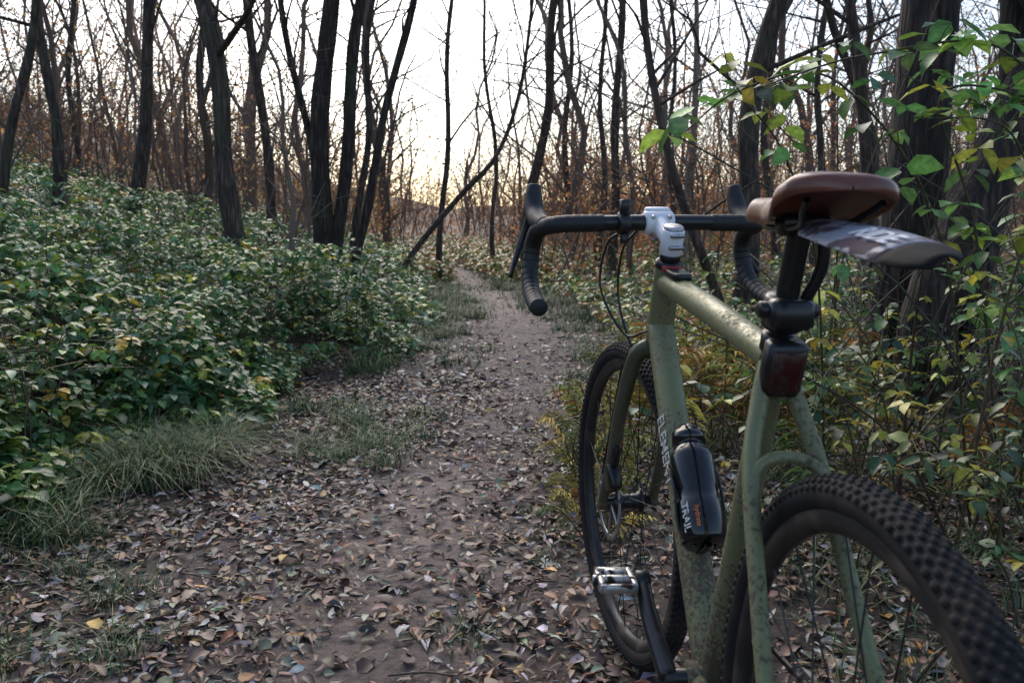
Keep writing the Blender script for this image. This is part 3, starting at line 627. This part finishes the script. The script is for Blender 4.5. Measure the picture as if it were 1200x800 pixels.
part('saddle',M_leather,[(V,F)])
part('saddle_rails',M_black,[tube(spline([(.325,s*.008,.945),(.28,s*.02,.925),(.18,s*.022,.925),(.14,s*.035,.940),(.12,s*.04,.950)],6),.0038,8) for s in(1,-1)])
gx=np.linspace(0,1,24); V=[]
rl=.26
def gpt(g,q):
    wv=np.interp(g,[0,.12,.45,.8,.93,1],[.016,.030,.036,.033,.026,.012]); xx=.20-.265*g; zc=.934-.024*g-.010*g*g
    y=wv*q; z=-.008*q*q
    return (xx,y*math.cos(rl)+z*math.sin(rl),zc-y*math.sin(rl)+z*math.cos(rl))
for g in gx:
    for q in np.linspace(-1,1,9): V.append(gpt(g,q))
V=np.array(V); Fg=np.array([[i*9+j,i*9+j+1,(i+1)*9+j+1,(i+1)*9+j] for i in range(23) for j in range(8)])
hf=18
o=part('mudguard_print',M_silver,[(V[:hf*9+9],Fg[:hf*8])]); md=o.modifiers.new('t','SOLIDIFY'); md.thickness=.0012
o=part('mudguard_tip',M_guard,[(V[hf*9:],Fg[hf*8:]-hf*9)]); md=o.modifiers.new('t','SOLIDIFY'); md.thickness=.0012
dt=np.array([.215,0,.2325]); dt/=np.linalg.norm(dt); nn=np.array([-dt[2],0,dt[0]])
Bc=np.array([.609,0,.472])+nn*.066
zz=np.array([-.095,-.094,-.088,-.03,-.024,-.008,.0,.048,.058,.072,.078,.0785,.098,.100,.104,.112,.113]); rr=np.array([.002,.030,.0358,.0358,.0330,.0330,.0358,.0358,.034,.024,.022,.0275,.0265,.017,.016,.012,.001])
part('water_bottle',M_bottle,[tube(Bc+zz[:,None]*dt,rr,48)])
cg=[]
for s in(1,-1):
    cg.append(tube(spline([Bc-nn*.036+dt*.05,Bc+dt*.045+np.array([0,s*.037,0])-nn*.01,Bc+dt*.0+np.array([0,s*.037,0])+nn*.008,Bc-dt*.07+np.array([0,s*.036,0]),Bc-dt*.098+np.array([0,s*.015,0])],6),.0025,8))
cg.append(tube([Bc-nn*.038+dt*.06,Bc-nn*.038-dt*.09],.006,8)); cg.append(tube(spline([Bc-nn*.036-dt*.09,Bc-dt*.1,Bc+nn*.02-dt*.1],5),.005,8))
part('bottle_cage',M_black,cg)
ca=math.radians(30); Lc=.17; bbp=np.array([.425,0,.275]); cd=np.array([math.cos(ca),0,math.sin(ca)])
E=bbp+cd*Lc; E2=bbp-cd*Lc
def arm(e,y):
    P=np.array([bbp+[0,y*.85,0],bbp+(e-bbp)*.15+[0,y*.9,0],bbp+(e-bbp)*.6+[0,y,0],e+[0,y,0]]); return capt(spline(P,4),np.linspace(.016,.012,13),14)
part('cranks',M_black,[arm(E,.075),arm(E2,-.075),capt([bbp+[0,-.07,0],bbp+[0,.07,0]],.013,16),capt([E+[0,.066,0],E+[0,.085,0]],.016,16)])
def pedal(p,s):
    q=[capt([p+[0,s*.08,0],p+[0,s*.155,0]],.008,12)]
    for yy in(.093,.145): q.append(box(p+[0,s*yy,0],(.07,.010,.018)))
    for xx in(-.034,.034): q.append(box(p+[xx,s*.119,0],(.010,.06,.014)))
    q.append(box(p+[.012,s*.119,.008],(.02,.035,.012))); q.append(box(p+[-.016,s*.119,.008],(.012,.04,.012))); q.append(box(p+[0,s*.119,-.004],(.05,.022,.014)))
    return q
part('pedals',M_pedal,pedal(E,1)+pedal(E2,-1))
V,F=torus_prof(.425,.275,[(.088,-.047),(.088,-.044),(.070,-.044),(.070,-.047)],88)
rot=np.arange(88)%2; V=V.reshape(88,4,3); V[:,:2,[0,2]]=np.array([.425,.275])+(V[:,:2,[0,2]]-np.array([.425,.275]))*np.where(rot,1.0,.95)[:,None,None]
ch=[(V.reshape(-1,3),F)]
for i in range(5):
    t=i*2*math.pi/5; ch.append(tube([bbp+[0,-.05,0],bbp+[.072*math.cos(t),-.046,.072*math.sin(t)]],.008,8))
ch.append(torus_prof(0,.345,[(.052,-.043),(.052,-.022),(.02,-.022),(.02,-.043)],60)); ch.append(torus_prof(0,.345,[(.036,-.05),(.036,-.043),(.015,-.043),(.015,-.05)],40))
part('chainring_and_cassette',M_chain,ch)
a=np.linspace(-1.5,1.5,16); loop=[(.425+.087*math.cos(q),-.0455,.275+.087*math.sin(q)) for q in a]
loop+= [(.2,-.043,.383)]+[(.05*math.cos(q),-.040,.345+.05*math.sin(q)) for q in np.linspace(1.6,4.5,12)]+[(.02,-.043,.24),(.03,-.043,.20),(.10,-.044,.19),(.425,-.0455,.188)]
part('chain',M_chain,[tube(loop+loop[:1],.0042,6)])
part('rear_derailleur',M_black,[capt([(.0,-.055,.33),(.015,-.065,.27)],.012,10),box((.03,-.045,.225),(.025,.02,.09)),torus_prof(.03,.20,[(.022,-.047),(.022,-.043),(.004,-.043),(.004,-.047)],24)])
part('brake_calipers',M_black,[box((.975,.052,.42),(.05,.028,.06),rotm('Y',.5)),capt([(.96,.052,.45),(.945,.052,.49)],.009,10)],True)
def text(name,s,mat,size,loc,xax,yax,ext=.0003,off=.0002):
    cu=bpy.data.curves.new(name,'FONT'); cu.body=s; cu.size=size; cu.extrude=ext; cu.align_x='CENTER'; cu.align_y='CENTER'; cu.offset=off
    o=bpy.data.objects.new(name,cu); scene.collection.objects.link(o); o.parent=bike; cu.materials.append(mat)
    xa=Vector(xax).normalized(); ya=Vector(yax).normalized(); za=xa.cross(ya).normalized(); ya=za.cross(xa)
    M=Matrix((xa,ya,za)).transposed().to_4x4(); M.translation=Vector(loc); o.matrix_local=M
mid=np.array([.64,0,.51])
md_=nn*math.sin(.25)+np.array([0,math.cos(.25),0])
text('down_tube_lettering','ELEMENT',M_print,.032,mid+dt*.05+md_*.0268,-dt,np.cross(md_,-dt))
m_=nn*math.cos(.95)+np.array([0,math.sin(.95),0])
text('bottle_lettering','TRAIL',M_print,.018,Bc+m_*.0362-dt*.058,-dt,np.cross(m_,-dt))
m2=nn*math.cos(.40)+np.array([0,math.sin(.40),0])
text('bottle_lettering_small','hydrate',M_orange,.011,Bc+m2*.0360-dt*.060,-dt,np.cross(m2,-dt))
p=np.array(gpt(.60,.15)); text('mudguard_lettering','RIDE',M_white,.034,tuple(p+np.array([0,0,.0018])),(-1,0,-.13),(0,-math.cos(rl),math.sin(rl)),off=.0008)
